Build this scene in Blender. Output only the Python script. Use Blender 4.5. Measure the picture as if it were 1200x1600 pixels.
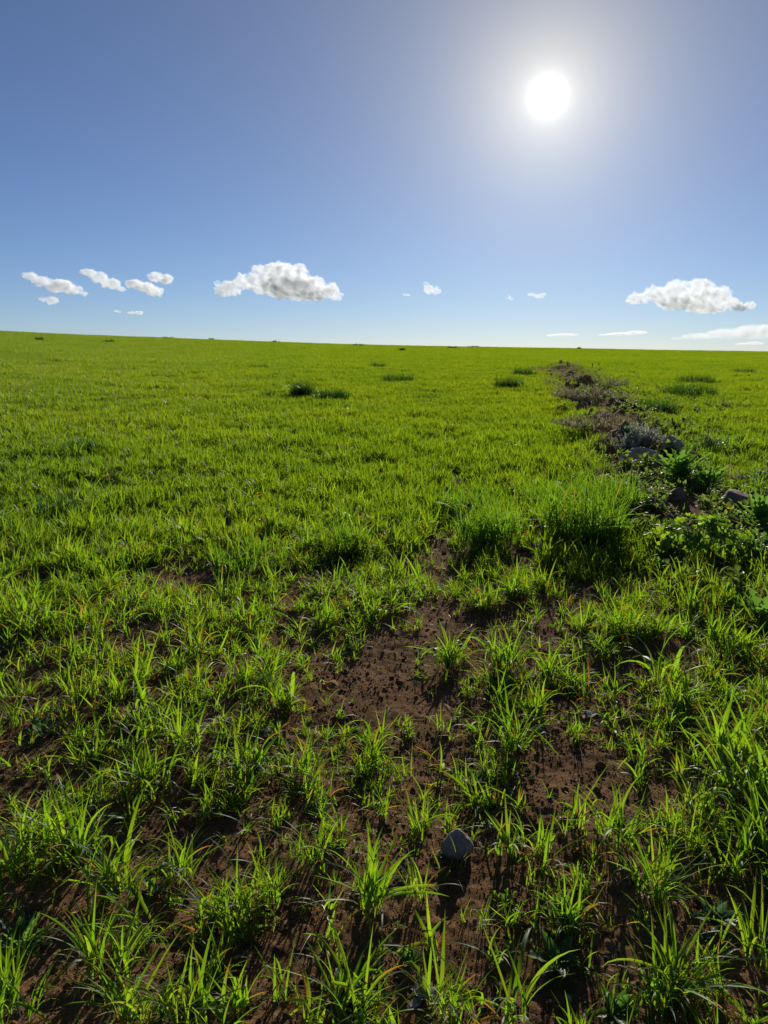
import bpy, math, random
import numpy as np
from mathutils import Vector, Matrix, Euler

sc = bpy.context.scene
for o in list(bpy.data.objects): bpy.data.objects.remove(o, do_unlink=True)
R = math.radians
rng = np.random.default_rng(7)
random.seed(7)

# ------------------------------------------------------------------ camera
PITCH = R(11.5)                 # looking slightly down
FPX = 1203.0                    # focal length in photo pixels (1200 x 1600)
CAMZ = 1.6
cam = bpy.data.cameras.new('camera'); camo = bpy.data.objects.new('camera', cam)
sc.collection.objects.link(camo)
cam.sensor_fit = 'VERTICAL'; cam.sensor_height = 24.0; cam.lens = 24.0 * FPX / 1600.0
cam.clip_start = 0.05; cam.clip_end = 60000
camo.location = (0, 0, CAMZ); camo.rotation_euler = (math.pi / 2 - PITCH, 0, 0)
sc.camera = camo

# ------------------------------------------------------------------ light
SUN_EL, SUN_AZ = R(16.6), R(11.07)      # azimuth measured from +Y towards +X
sun_dir = Vector((math.sin(SUN_AZ) * math.cos(SUN_EL), math.cos(SUN_AZ) * math.cos(SUN_EL), math.sin(SUN_EL)))
sl = bpy.data.lights.new('sun', 'SUN'); sl.energy = 5.0; sl.angle = R(0.53); sl.color = (1.0, 0.95, 0.85)
so = bpy.data.objects.new('sun', sl); sc.collection.objects.link(so)
so.rotation_euler = sun_dir.to_track_quat('Z', 'Y').to_euler()

world = bpy.data.worlds.new('World'); sc.world = world; world.use_nodes = True
wn, wl = world.node_tree.nodes, world.node_tree.links
for n in list(wn): wn.remove(n)
wout = wn.new('ShaderNodeOutputWorld'); wbg = wn.new('ShaderNodeBackground')
sky = wn.new('ShaderNodeTexSky'); sky.sky_type = 'NISHITA'; sky.sun_disc = False
sky.sun_elevation = SUN_EL; sky.sun_rotation = SUN_AZ
sky.altitude = 1500; sky.air_density = 0.85; sky.dust_density = 0.06; sky.ozone_density = 4.0
wbg.inputs['Strength'].default_value = 0.060
# the sun itself and the bright aureole of forward-scattered light round it (Henyey-Greenstein lobes)
geo = wn.new('ShaderNodeNewGeometry')
dot = wn.new('ShaderNodeVectorMath'); dot.operation = 'DOT_PRODUCT'
nrm = wn.new('ShaderNodeVectorMath'); nrm.operation = 'NORMALIZE'
tc = wn.new('ShaderNodeTexCoord')
wl.new(tc.outputs['Generated'], nrm.inputs[0]); wl.new(nrm.outputs[0], dot.inputs[0]); dot.inputs[1].default_value = sun_dir
def wmath(op, a, b=None):
    n = wn.new('ShaderNodeMath'); n.operation = op
    for i, v in enumerate((a, b)):
        if v is None: continue
        if isinstance(v, (int, float)): n.inputs[i].default_value = v
        else: wl.new(v, n.inputs[i])
    return n.outputs[0]
def hg(g, amp):
    # amp at the sun's centre: amp * ((1-g)^2/(1+g^2-2g cos))^1.5
    den = wmath('SUBTRACT', 1 + g * g, wmath('MULTIPLY', dot.outputs['Value'], 2 * g))
    return wmath('MULTIPLY', wmath('POWER', wmath('DIVIDE', (1 - g) ** 2, den), 1.5), amp)
disc = wmath('MULTIPLY', wmath('GREATER_THAN', dot.outputs['Value'], math.cos(R(0.9))), 400.0)
wtint = wn.new('ShaderNodeVectorMath'); wtint.operation = 'MULTIPLY'; wtint.inputs[1].default_value = (0.97, 0.93, 1.02)   # white balance
wl.new(sky.outputs[0], wtint.inputs[0])
acc = wtint.outputs[0]
for sca, col in ((disc, (1, 0.97, 0.92)), (hg(0.988, 34.0), (1.0, 0.98, 0.96)), (hg(0.90, 7.0), (1.0, 0.86, 0.50)), (hg(0.70, 2.1), (1.0, 0.82, 0.32))):
    sv = wn.new('ShaderNodeVectorMath'); sv.operation = 'SCALE'; sv.inputs[0].default_value = col; wl.new(sca, sv.inputs['Scale'])
    ad = wn.new('ShaderNodeVectorMath'); ad.operation = 'ADD'; wl.new(acc, ad.inputs[0]); wl.new(sv.outputs[0], ad.inputs[1]); acc = ad.outputs[0]
wl.new(acc, wbg.inputs['Color']); wl.new(wbg.outputs[0], wout.inputs['Surface'])

vs = sc.view_settings
vs.view_transform = 'Standard'; vs.look = 'None'; vs.gamma = 1.0; vs.use_curve_mapping = False; vs.exposure = 0.29
sc.display_settings.display_device = 'sRGB'
cy = sc.cycles
cy.max_bounces = 14; cy.diffuse_bounces = 3; cy.glossy_bounces = 2; cy.transmission_bounces = 8; cy.volume_bounces = 10
cy.transparent_max_bounces = 8; cy.use_denoising = True; cy.volume_step_rate = 1.0; cy.volume_max_steps = 256
cy.sample_clamp_indirect = 8.0

# ------------------------------------------------------------------ noise and terrain
def _hash(ix, iy, seed):
    h = (ix.astype(np.int64) * 374761393 + iy.astype(np.int64) * 668265263 + seed * 1442695041) & 0xFFFFFFFF
    h = ((h ^ (h >> 13)) * 1274126177) & 0xFFFFFFFF
    h = h ^ (h >> 16)
    return (h & 0xFFFFFF) / float(0xFFFFFF)
def vnoise(x, y, seed=0):
    x = np.asarray(x, float); y = np.asarray(y, float)
    ix = np.floor(x); iy = np.floor(y); fx = x - ix; fy = y - iy
    fx = fx * fx * fx * (fx * (fx * 6 - 15) + 10); fy = fy * fy * fy * (fy * (fy * 6 - 15) + 10)
    a = _hash(ix, iy, seed); b = _hash(ix + 1, iy, seed); c = _hash(ix, iy + 1, seed); d = _hash(ix + 1, iy + 1, seed)
    return (a + (b - a) * fx) * (1 - fy) + (c + (d - c) * fx) * fy
def fbm(x, y, scale, oct=3, seed=0):
    s = 0; amp = 1; tot = 0; x = np.asarray(x, float) / scale; y = np.asarray(y, float) / scale
    for k in range(oct):
        s = s + amp * vnoise(x * 2 ** k + 17.3 * k, y * 2 ** k - 9.1 * k, seed + k); tot += amp; amp *= 0.5
    return s / tot
def sstep(a, b, x):
    t = np.clip((np.asarray(x, float) - a) / (b - a), 0, 1); return t * t * (3 - 2 * t)
VPX = math.tan(R(5.0))          # the rows and the track run towards this bearing
def uv_of(x, y): return x - VPX * y, y      # lateral offset from the track, distance along it
def margin_u(v): return 1.70 + 0.10 * np.minimum(v, 60) + 0.12 * np.sin(v * 0.45)
def terrain(x, y):
    x = np.asarray(x, float); y = np.asarray(y, float)
    d = np.hypot(x, y)
    ta = np.clip(x / np.maximum(np.abs(y), 0.5), -0.7, 0.7)
    ta = np.where(y > 0, ta, 0)
    el = 0.0128 - 0.0245 * ta + 0.012 * ta * ta + 0.003 * ta ** 3          # skyline elevation by bearing
    D = 122.0
    s = (el * D + CAMZ) / (D - 9.0)
    dd = np.minimum(d, 170)
    ramp = np.where(dd < 10, 0.5 * sstep(0, 10, dd) * 2 * 0.5 * dd * 0.4, dd - 8.0)
    r0 = np.where(dd < 4, 0, np.where(dd < 12, (dd - 4) ** 2 / 16.0, dd - 8.0))
    over = np.clip(dd - 105, 0, None)
    z = s * (r0 - 0.014 * over ** 2)
    z = z - 4.0 * sstep(170, 900, d)
    z = z + 0.18 * (fbm(x, y, 28, 2, 5) - 0.5) * sstep(15, 45, d) * 1.3
    return z
def gz(x, y):
    x = np.asarray(x, float); y = np.asarray(y, float)
    d = np.hypot(x, y); z = terrain(x, y); u, v = uv_of(x, y)
    near = 1 - sstep(14, 24, d)
    z = z + near * (0.075 * (fbm(x, y, 0.7, 2, 11) - 0.5) + 0.034 * (fbm(x, y, 0.22, 3, 12) - 0.5))
    vn = (1 - sstep(6, 9, d))
    z = z + vn * (0.022 * np.abs(fbm(x, y, 0.075, 3, 13) - 0.5) + 0.008 * (fbm(x, y, .025, 1, 14) - .5))
    z = z - near * 0.035 * np.exp(-(u / 0.22) ** 2)
    m = np.exp(-((u - margin_u(v)) / 0.85) ** 2) * sstep(5, 10, v) * (1 - sstep(36, 60, v))
    z = z + m * (0.06 + 0.60 * fbm(x, y, 1.7, 3, 21) ** 1.6)
    return z
cp, sp_ = math.cos(PITCH), math.sin(PITCH)
def ray(px, py):
    a = (px - 600) / FPX; b = -(py - 800) / FPX
    return np.array((a, cp + b * sp_, -sp_ + b * cp))
_ts = np.geomspace(0.6, 220, 900)
def gp(px, py):
    """point of the ground seen at a photo pixel"""
    r = ray(px, py)
    P = _ts[:, None] * r[None, :]; P[:, 2] += CAMZ
    h = P[:, 2] - gz(P[:, 0], P[:, 1])
    k = np.argmax(h < 0)
    if h[k] >= 0: k = len(h) - 1
    f = h[k - 1] / (h[k - 1] - h[k])
    p = P[k - 1] + (P[k] - P[k - 1]) * f
    return Vector((p[0], p[1], float(gz(p[0], p[1]))))

# ------------------------------------------------------------------ helpers
C = sc.collection
def mesh_np(name, V, F, smooth=True, attr=None):
    """V (n,3), F list/array of equal-length polygons"""
    me = bpy.data.meshes.new(name)
    V = np.asarray(V, np.float32); F = np.asarray(F, np.int32); k = F.shape[1]
    me.vertices.add(len(V)); me.vertices.foreach_set('co', V.ravel())
    me.loops.add(F.size); me.loops.foreach_set('vertex_index', F.ravel())
    me.polygons.add(len(F)); me.polygons.foreach_set('loop_start', np.arange(0, F.size, k, dtype=np.int32))
    me.update(calc_edges=True)
    if smooth: me.polygons.foreach_set('use_smooth', np.ones(len(F), bool))
    if attr is not None:
        for an, arr in attr.items():
            at = me.attributes.new(an, 'FLOAT_COLOR', 'POINT'); at.data.foreach_set('color', np.asarray(arr, np.float32).ravel())
    return me
def obj(name, me, mat=None, parent=None, loc=None, rot=None, scale=None, link=True):
    o = bpy.data.objects.new(name, me)
    if link: C.objects.link(o)
    if mat is not None and me is not None and not me.materials: me.materials.append(mat)
    if parent is not None: o.parent = parent
    if loc is not None: o.location = loc
    if rot is not None: o.rotation_euler = rot
    if scale is not None: o.scale = scale if hasattr(scale, '__len__') else (scale,) * 3
    return o
def tag(o, label=None, cat=None, group=None, kind=None):
    if label: o['label'] = label
    if cat: o['category'] = cat
    if group: o['group'] = group
    if kind: o['kind'] = kind
    return o
class NT:
    """tiny node-tree builder"""
    def __init__(s, name):
        s.m = bpy.data.materials.new(name); s.m.use_nodes = True
        s.n, s.l = s.m.node_tree.nodes, s.m.node_tree.links
        for n in list(s.n): s.n.remove(n)
        s.out = s.n.new('ShaderNodeOutputMaterial')
    def node(s, t, ins=None, **kw):
        n = s.n.new('ShaderNode' + t)
        for k, v in kw.items(): setattr(n, k, v)
        for k, v in (ins or {}).items():
            if hasattr(v, 'is_linked') or isinstance(v, bpy.types.NodeSocket): s.l.new(v, n.inputs[k])
            else: n.inputs[k].default_value = v
        return n
    def math(s, op, a, b=0.0, clamp=False):
        n = s.n.new('ShaderNodeMath'); n.operation = op; n.use_clamp = clamp
        for i, v in enumerate((a, b)):
            if isinstance(v, bpy.types.NodeSocket): s.l.new(v, n.inputs[i])
            else: n.inputs[i].default_value = v
        return n.outputs[0]
    def mix(s, f, a, b):
        n = s.n.new('ShaderNodeMix'); n.data_type = 'RGBA'
        for i, v in ((0, f), (6, a), (7, b)):
            if isinstance(v, bpy.types.NodeSocket): s.l.new(v, n.inputs[i])
            else: n.inputs[i].default_value = v if i == 0 else (*v, 1)[:4]
        return n.outputs[2]
    def noise(s, scale, detail=3, rough=0.55, vec=None):
        n = s.n.new('ShaderNodeTexNoise'); n.inputs['Scale'].default_value = scale
        n.inputs['Detail'].default_value = detail; n.inputs['Roughness'].default_value = rough
        if vec is not None: s.l.new(vec, n.inputs['Vector'])
        return n.outputs[0]
    def ramp(s, f, lo, hi):
        n = s.n.new('ShaderNodeMapRange'); n.interpolation_type = 'SMOOTHSTEP'
        s.l.new(f, n.inputs[0]); n.inputs[1].default_value = lo; n.inputs[2].default_value = hi
        return n.outputs[0]
    def surf(s, sh): s.l.new(sh, s.out.inputs['Surface']); return s.m

def leaf_material(name, d0, d1, t0, t1, dryd=(0.30, 0.15, 0.035), dryt=(0.55, 0.20, 0.03), trans=0.55, rough=0.5, spec=0.26, patch=None, coat=0.0):
    """leaf blade: reflecting front, translucent body. attribute bl = (t along the leaf, dryness, random)"""
    t = NT(name)
    at = t.node('Attribute', attribute_name='bl'); sep = t.node('SeparateColor', {0: at.outputs['Color']})
    info = t.node('ObjectInfo')
    r = t.math('FRACT', t.math('ADD', sep.outputs[2], info.outputs['Random']))
    tt, dry = sep.outputs[0], sep.outputs[1]
    dc = t.mix(r, d0, d1); tcx = t.mix(r, t0, t1)
    # the pale sheath at the foot of the blade
    foot = t.ramp(tt, 0.22, 0.0)
    dc = t.mix(t.math('MULTIPLY', foot, 0.35), dc, (0.16, 0.19, 0.07)); tcx = t.mix(t.math('MULTIPLY', foot, 0.3), tcx, (0.20, 0.24, 0.07))
    if patch:
        g = t.node('NewGeometry')
        big = t.ramp(t.noise(0.35, 3, 0.6, g.outputs['Position']), 0.35, 0.65)
        dc = t.mix(t.math('MULTIPLY', big, 0.55), dc, patch[0]); tcx = t.mix(t.math('MULTIPLY', big, 0.55), tcx, patch[1])
    dc = t.mix(dry, dc, dryd); tcx = t.mix(dry, tcx, dryt)
    p = t.node('BsdfPrincipled', {'Base Color': dc, 'Roughness': rough, 'Specular IOR Level': spec})
    tr = t.node('BsdfTranslucent', {'Color': tcx})
    mx = t.node('MixShader', {0: trans, 1: p.outputs[0], 2: tr.outputs[0]})
    return t.surf(mx.outputs[0])

M = {}
M['wheat'] = leaf_material('wheat_blade', (0.035, 0.085, 0.012), (0.065, 0.125, 0.016), (0.19, 0.41, 0.010), (0.34, 0.48, 0.014), trans=.58)
M['field'] = leaf_material('field_wheat', (0.030, 0.075, 0.008), (0.055, 0.100, 0.010), (0.25, 0.38, 0.007), (0.36, 0.43, 0.010),
                           patch=((0.05, 0.10, 0.012), (0.17, 0.31, 0.009)), spec=0.3)
M['crop'] = leaf_material('crop_wheat', (0.030, 0.080, 0.008), (0.055, 0.105, 0.010), (0.22, 0.38, 0.007), (0.34, 0.44, 0.010),
                          patch=((0.025, 0.075, 0.010), (0.16, 0.32, 0.010)), spec=0.22, trans=.57)
M['dark_grass'] = leaf_material('dark_grass', (0.018, 0.050, 0.010), (0.032, 0.072, 0.013), (0.05, 0.15, 0.01), (0.085, 0.20, 0.014), trans=.4, spec=.2)
M['weed'] = leaf_material('weed_leaf', (0.03, 0.075, 0.022), (0.055, 0.11, 0.03), (0.12, 0.28, 0.03), (0.20, 0.36, 0.03), spec=0.4)
M['lush'] = leaf_material('lush_wheat', (0.025, 0.075, 0.012), (0.045, 0.10, 0.016), (0.15, 0.34, 0.012), (0.25, 0.40, 0.015))
M['mallow'] = leaf_material('mallow_leaf', (0.03, 0.085, 0.016), (0.05, 0.115, 0.02), (0.24, 0.46, 0.02), (0.36, 0.52, 0.02), spec=0.3, rough=.55)
M['glaucous'] = leaf_material('glaucous_leaf', (0.07, 0.12, 0.085), (0.10, 0.15, 0.105), (0.12, 0.22, 0.07), (0.16, 0.26, 0.09), trans=0.35)
M['silver'] = leaf_material('silver_leaf', (0.34, 0.35, 0.30), (0.52, 0.53, 0.47), (0.30, 0.33, 0.22), (0.42, 0.44, 0.34), trans=0.35, rough=0.7)
M['dead'] = leaf_material('dead_weed', (0.21, 0.185, 0.115), (0.33, 0.30, 0.20), (0.26, 0.23, 0.11), (0.36, 0.33, 0.18), trans=0.35, rough=0.8, spec=0.15)
M['margin'] = leaf_material('margin_weed', (0.05, 0.085, 0.02), (0.085, 0.115, 0.03), (0.17, 0.28, 0.03), (0.26, 0.34, 0.04), trans=0.5, rough=0.55)

def soil_material():
    t = NT('soil'); g = t.node('NewGeometry'); pos = g.outputs['Position']
    n1 = t.noise(1.7, 5, 0.6, pos); n2 = t.noise(23, 5, 0.65, pos); n3 = t.noise(140, 4, 0.7, pos)
    c = t.mix(t.ramp(n1, 0.35, 0.65), (0.115, 0.057, 0.023), (0.185, 0.100, 0.045))
    c = t.mix(t.math('MULTIPLY', t.ramp(n2, 0.45, 0.7), 0.5), c, (0.26, 0.155, 0.08))
    c = t.mix(t.math('MULTIPLY', t.ramp(n3, 0.58, 0.68), 0.7), c, (0.40, 0.30, 0.19))
    c = t.mix(t.math('MULTIPLY', t.ramp(n3, 0.42, 0.30), 0.6), c, (0.035, 0.017, 0.008))
    # far away the ground itself is a mat of seedlings and moss
    sx = t.node('SeparateXYZ', {0: pos})
    far = t.ramp(sx.outputs[1], 16.0, 34.0)
    fg = t.mix(t.noise(0.8, 4, 0.6, pos), (0.05, 0.085, 0.014), (0.085, 0.115, 0.016))
    c = t.mix(far, c, fg)
    h = t.math('ADD', t.math('MULTIPLY', n2, 0.6), t.math('MULTIPLY', n3, 0.4))
    b = t.node('Bump', {'Height': h, 'Distance': 0.022, 'Strength': 1.0})
    p = t.node('BsdfPrincipled', {'Base Color': c, 'Roughness': 1.0, 'Specular IOR Level': 0.03, 'Normal': b.outputs[0]})
    return t.surf(p.outputs[0])
M['soil'] = soil_material()
def stone_material(name, c0, c1, scale=14, lichen=(0.35, 0.33, 0.25), dirt=None):
    t = NT(name); tcn = t.node('TexCoord'); v = tcn.outputs['Object']
    n1 = t.noise(scale, 6, 0.65, v); n2 = t.noise(scale * 7, 4, 0.7, v)
    c = t.mix(t.ramp(n1, 0.35, 0.68), c0, c1)
    c = t.mix(t.math('MULTIPLY', t.ramp(n2, 0.58, 0.7), 0.5), c, lichen)
    c = t.mix(t.math('MULTIPLY', t.ramp(n2, 0.42, 0.3), 0.4), c, tuple(0.4 * q for q in c0))
    if dirt is not None:
        sz = t.node('SeparateXYZ', {0: v}); c = t.mix(t.math('MULTIPLY', t.ramp(t.math('ADD', sz.outputs[2], t.math('MULTIPLY', n1, 0.03)), dirt[1], dirt[0]), .85), c, (0.10, 0.05, 0.022))
    b = t.node('Bump', {'Height': t.math('ADD', n1, t.math('MULTIPLY', n2, 0.5)), 'Distance': 0.014, 'Strength': 0.9})
    p = t.node('BsdfPrincipled', {'Base Color': c, 'Roughness': 0.85, 'Specular IOR Level': 0.25, 'Normal': b.outputs[0]})
    return t.surf(p.outputs[0])
M['grey_stone'] = stone_material('grey_stone', (0.27, 0.235, 0.175), (0.42, 0.37, 0.28), 34, (0.42, 0.38, 0.30), dirt=(-.02, .012))
M['lime_stone'] = stone_material('lime_stone', (0.34, 0.27, 0.14), (0.52, 0.43, 0.25), 9, (0.20, 0.22, 0.08))
M['brown_stone'] = stone_material('brown_stone', (0.20, 0.11, 0.07), (0.30, 0.18, 0.12), 6, (0.36, 0.27, 0.2))
M['soil_dry'] = stone_material('dry_earth', (0.17, 0.11, 0.065), (0.27, 0.19, 0.12), 3.0, (0.32, 0.25, 0.17))
M['white_stone'] = stone_material('white_stone', (0.40, 0.37, 0.31), (0.58, 0.6, 0.55), 40, (0.65, 0.63, 0.6))
t = NT('straw'); inf = t.node('ObjectInfo')
p = t.node('BsdfPrincipled', {'Base Color': t.mix(inf.outputs['Random'], (0.28, 0.21, 0.12), (0.48, 0.42, 0.30)), 'Roughness': 0.6})
M['straw'] = t.surf(p.outputs[0])
t = NT('petal'); p = t.node('BsdfPrincipled', {'Base Color': (0.75, 0.6, 0.03, 1), 'Roughness': 0.5}); tr = t.node('BsdfTranslucent', {0: (0.8, 0.65, 0.03, 1)})
M['petal'] = t.surf(t.node('MixShader', {0: 0.5, 1: p.outputs[0], 2: tr.outputs[0]}).outputs[0])

# ------------------------------------------------------------------ ground sheet
def build_ground():
    rings = np.concatenate([np.arange(0.15, 1.0, 0.05), np.geomspace(1.0, 16, 520), np.geomspace(16.4, 180, 150)[0:], np.geomspace(190, 9000, 40)])
    fa = np.linspace(R(-42), R(42), 640); ra = np.linspace(R(42), R(318), 110)[1:-1]
    az = np.concatenate([fa, ra])
    nr, na = len(rings), len(az)
    X = rings[:, None] * np.sin(az)[None, :]; Y = rings[:, None] * np.cos(az)[None, :]
    Z = gz(X, Y)
    V = np.stack([X, Y, Z], -1).reshape(-1, 3)
    V = np.vstack([V, [[0, 0, float(gz(0.0, 0.0))]]])
    i = np.arange(nr - 1)[:, None]; j = np.arange(na)[None, :]; j2 = (j + 1) % na
    F = np.stack([i * na + j, i * na + j2, (i + 1) * na + j2, (i + 1) * na + j], -1).reshape(-1, 4)[:, ::-1]
    cidx = len(V) - 1
    jj = np.arange(na); cap = np.stack([np.full(na, cidx), (jj + 1) % na, jj, jj], -1)
    me = bpy.data.meshes.new('ground')
    nF, nC = len(F), na
    me.vertices.add(len(V)); me.vertices.foreach_set('co', V.astype(np.float32).ravel())
    L = np.concatenate([F.ravel(), cap[:, :3].ravel()]).astype(np.int32)
    me.loops.add(len(L)); me.loops.foreach_set('vertex_index', L)
    me.polygons.add(nF + nC)
    me.polygons.foreach_set('loop_start', np.concatenate([np.arange(nF) * 4, nF * 4 + np.arange(nC) * 3]).astype(np.int32))
    me.update(calc_edges=True); me.polygons.foreach_set('use_smooth', np.ones(nF + nC, bool))
    g = obj('ground', me, M['soil']); tag(g, 'dark brown crumbly soil of the sown field', kind='structure')
build_ground()

# ------------------------------------------------------------------ clouds
def ico(sub):
    import bmesh
    bm = bmesh.new(); bmesh.ops.create_icosphere(bm, subdivisions=sub, radius=1.0)
    V = np.array([v.co[:] for v in bm.verts]); F = np.array([[v.index for v in f.verts] for f in bm.faces]); bm.free()
    return V, F
ICO = {k: ico(k) for k in (1, 2, 3, 4)}
def vnoise3(P, seed=0):
    a = vnoise(P[:, 0] + 3.1 * P[:, 2], P[:, 1] - 1.7 * P[:, 2], seed)
    b = vnoise(P[:, 1] * 1.1 + 7.7, P[:, 2] * 1.1 + 0.9 * P[:, 0], seed + 5)
    c = vnoise(P[:, 2] - 4.2, P[:, 0] * 0.9 - P[:, 1] * .6, seed + 9)
    return (a + b + c) / 3
def cloud_material(name, dens, nscale, lo=0.38, hi=0.58):
    t = NT(name); tcn = t.node('TexCoord')
    n = t.noise(nscale, 7, 0.66, tcn.outputs['Object'])
    d = t.math('MULTIPLY', t.ramp(n, lo, hi), dens)
    v = t.node('VolumePrincipled', {'Color': (1, 1, 1, 1), 'Density': d, 'Anisotropy': 0.28})
    t.l.new(v.outputs[0], t.out.inputs['Volume'])
    return t.m
def make_cloud(label, blobs, D, dens, name='cloud', flat=None, disp=0.62, lo=0.34, hi=0.78, seed=1, depth=0.7):
    """blobs: (px, py, rx, ry) in photo pixels seen at distance D"""
    rs = np.random.default_rng(seed)
    cx = np.mean([b[0] for b in blobs]); cy_ = np.mean([b[1] for b in blobs])
    c = ray(cx, cy_); c = c / np.linalg.norm(c) * D
    k = D / FPX
    VV, FF, off = [], [], 0
    right = np.array((1, 0, 0.0)); up = np.array((0, 0, 1.0)); fwd = np.array((0, 1.0, 0))
    V0, F0 = ICO[3]
    for (px, py, rx, ry) in blobs:
        dy = rs.uniform(-1, 1) * 0.35 * rx * k
        ctr = right * (px - cx) * k + up * (cy_ - py) * k + fwd * dy
        V = V0 * np.array((rx * k, rx * k * depth, ry * k)) + ctr
        VV.append(V); FF.append(F0 + off); off += len(V)
    me = mesh_np('cloud_blobs', np.vstack(VV), np.vstack(FF))
    tmp = bpy.data.objects.new('cloud_blobs', me); C.objects.link(tmp)
    md = tmp.modifiers.new('r', 'REMESH'); md.mode = 'VOXEL'
    rmin = min(min(b[2], b[3]) for b in blobs); wid = max(b[0] + b[2] for b in blobs) - min(b[0] - b[2] for b in blobs)
    md.voxel_size = max(wid / 150.0, 0.35) * k
    dg = bpy.context.evaluated_depsgraph_get(); ev = tmp.evaluated_get(dg)
    m2 = bpy.data.meshes.new_from_object(ev)
    bpy.data.objects.remove(tmp, do_unlink=True); bpy.data.meshes.remove(me)
    n = len(m2.vertices); co = np.zeros(n * 3, np.float32); m2.vertices.foreach_get('co', co); co = co.reshape(-1, 3).astype(float)
    no = np.zeros(n * 3, np.float32); m2.vertices.foreach_get('normal', no); no = no.reshape(-1, 3)
    q = co / k
    a = 0
    rr = np.mean([b[3] for b in blobs])
    for s_, w_ in ((0.9, 1.0), (0.42, 0.6), (0.2, 0.36), (.1, .2)):
        nz = np.abs(vnoise3(q / (rr * s_) + 31 * seed, seed) - 0.5) * 2
        a = a + w_ * nz
    co = co + no * ((a - 0.68) * disp * rr * k)[:, None]
    m2.vertices.foreach_set('co', co.astype(np.float32).ravel()); m2.update()
    m2.materials.clear()
    o = obj(name, m2, cloud_material(name + '_vapour', 0.56 * dens / (rr * k), 1.0 / (rr * k) * (1.15 if rr > 11 else .6), lo, hi), loc=tuple(c + np.array((0, 0, CAMZ))))
    tag(o, label, 'cloud', 'small clouds above the skyline')
    return o
CL = 'small clouds above the skyline'
make_cloud('largest white cumulus cloud, grey at heart, with a round lobe on its lower side',
    [(360, 452, 22, 14), (385, 441, 18, 14), (410, 432, 20, 17), (438, 428, 28, 18), (462, 433, 24, 18), (485, 446, 24, 16), (508, 455, 20, 12),
     (450, 450, 42, 18), (415, 446, 22, 13), (478, 462, 34, 9), (523, 461, 11, 9)], 6200, 7.0, seed=3)
make_cloud('long white cumulus cloud low under the sun',
    [(1008, 466, 20, 10), (1032, 460, 22, 13), (1060, 455, 24, 16), (1090, 453, 25, 15), (1112, 462, 24, 14), (1070, 472, 42, 12), (1100, 478, 34, 10), (1135, 474, 16, 9)], 6600, 4.5, seed=5)
make_cloud('small ragged white puff beside the long cumulus under the sun', [(1158, 479, 12, 6), (1172, 477, 10, 6)], 6500, 3.0, seed=15, lo=.34, hi=.74)
make_cloud('slanting ragged white cloud nearest the edge, above a tiny puff',
    [(52, 433, 13, 6), (68, 440, 16, 8), (90, 446, 22, 10), (112, 452, 16, 8), (125, 457, 8, 5)], 6400, 3.2, seed=7, lo=.34, hi=.74)
make_cloud('tiny white puff below the slanting ragged cloud', [(70, 467, 8, 5), (80, 469, 10, 6)], 6300, 2.2, seed=8, lo=.34, hi=.76)
make_cloud('thin white cloud sloping down to a taper, between two ragged neighbours',
    [(140, 427, 14, 6), (156, 434, 15, 9), (172, 442, 15, 8), (186, 450, 8, 5)], 6400, 3.0, seed=9, lo=.34, hi=.74)
make_cloud('white cloud with two bright heads next to the thin sloping one',
    [(210, 443, 14, 7), (228, 448, 15, 8), (240, 454, 14, 8), (244, 434, 14, 8), (258, 437, 12, 9)], 6300, 3.6, seed=10, lo=.34, hi=.70)
make_cloud('small flat white cloudlet low over the field skyline', [(207, 489, 7, 2.6), (216, 489, 8, 2.8)], 7400, 2.4, seed=11)
make_cloud('faint dot of cloud by the small flat cloudlet', [(182, 486, 4, 2.2), (186, 487, 3, 2)], 7400, 1.6, seed=12)
make_cloud('single upright white puff in the middle of the sky', [(665, 445, 6, 6), (671, 451, 10, 8), (681, 454, 9, 7)], 6300, 3.0, seed=13, lo=.34, hi=.74)
make_cloud('faint scrap of cloud beside the single upright puff', [(633, 460, 4, 2), (638, 461, 3.5, 2)], 6800, 1.3, seed=14)
make_cloud('tiny scrap of cloud below the sun', [(795, 464, 4, 3), (799, 467, 4, 2.4)], 6800, 1.5, seed=16)
make_cloud('small thin wisp of cloud below the sun', [(832, 460, 7, 3), (842, 463, 9, 4), (849, 460, 5, 3)], 6700, 1.6, seed=17, lo=.36, hi=.78)
make_cloud('thin flat streak of cloud just over the skyline', [(864, 524, 12, 2), (880, 523.5, 16, 2.6), (893, 523, 10, 2)], 9000, .8, seed=18, disp=.4)
make_cloud('long flat streak of cloud just over the skyline', [(950, 523, 14, 2), (972, 522, 22, 3), (993, 520, 16, 3.2)], 9000, .9, seed=19, disp=.4)
make_cloud('broad wedge-shaped layer cloud at the edge of the sky',
    [(1075, 528, 16, 2.5), (1105, 525, 30, 5), (1140, 522, 36, 8), (1180, 519, 36, 11), (1220, 518, 40, 12), (1260, 520, 40, 9)], 9200, .9, seed=20, disp=.3)
make_cloud('small flat cloud under the wedge-shaped layer', [(1163, 537.5, 12, 2), (1178, 536.5, 14, 2.6)], 9500, .8, seed=21, disp=.4)

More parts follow.
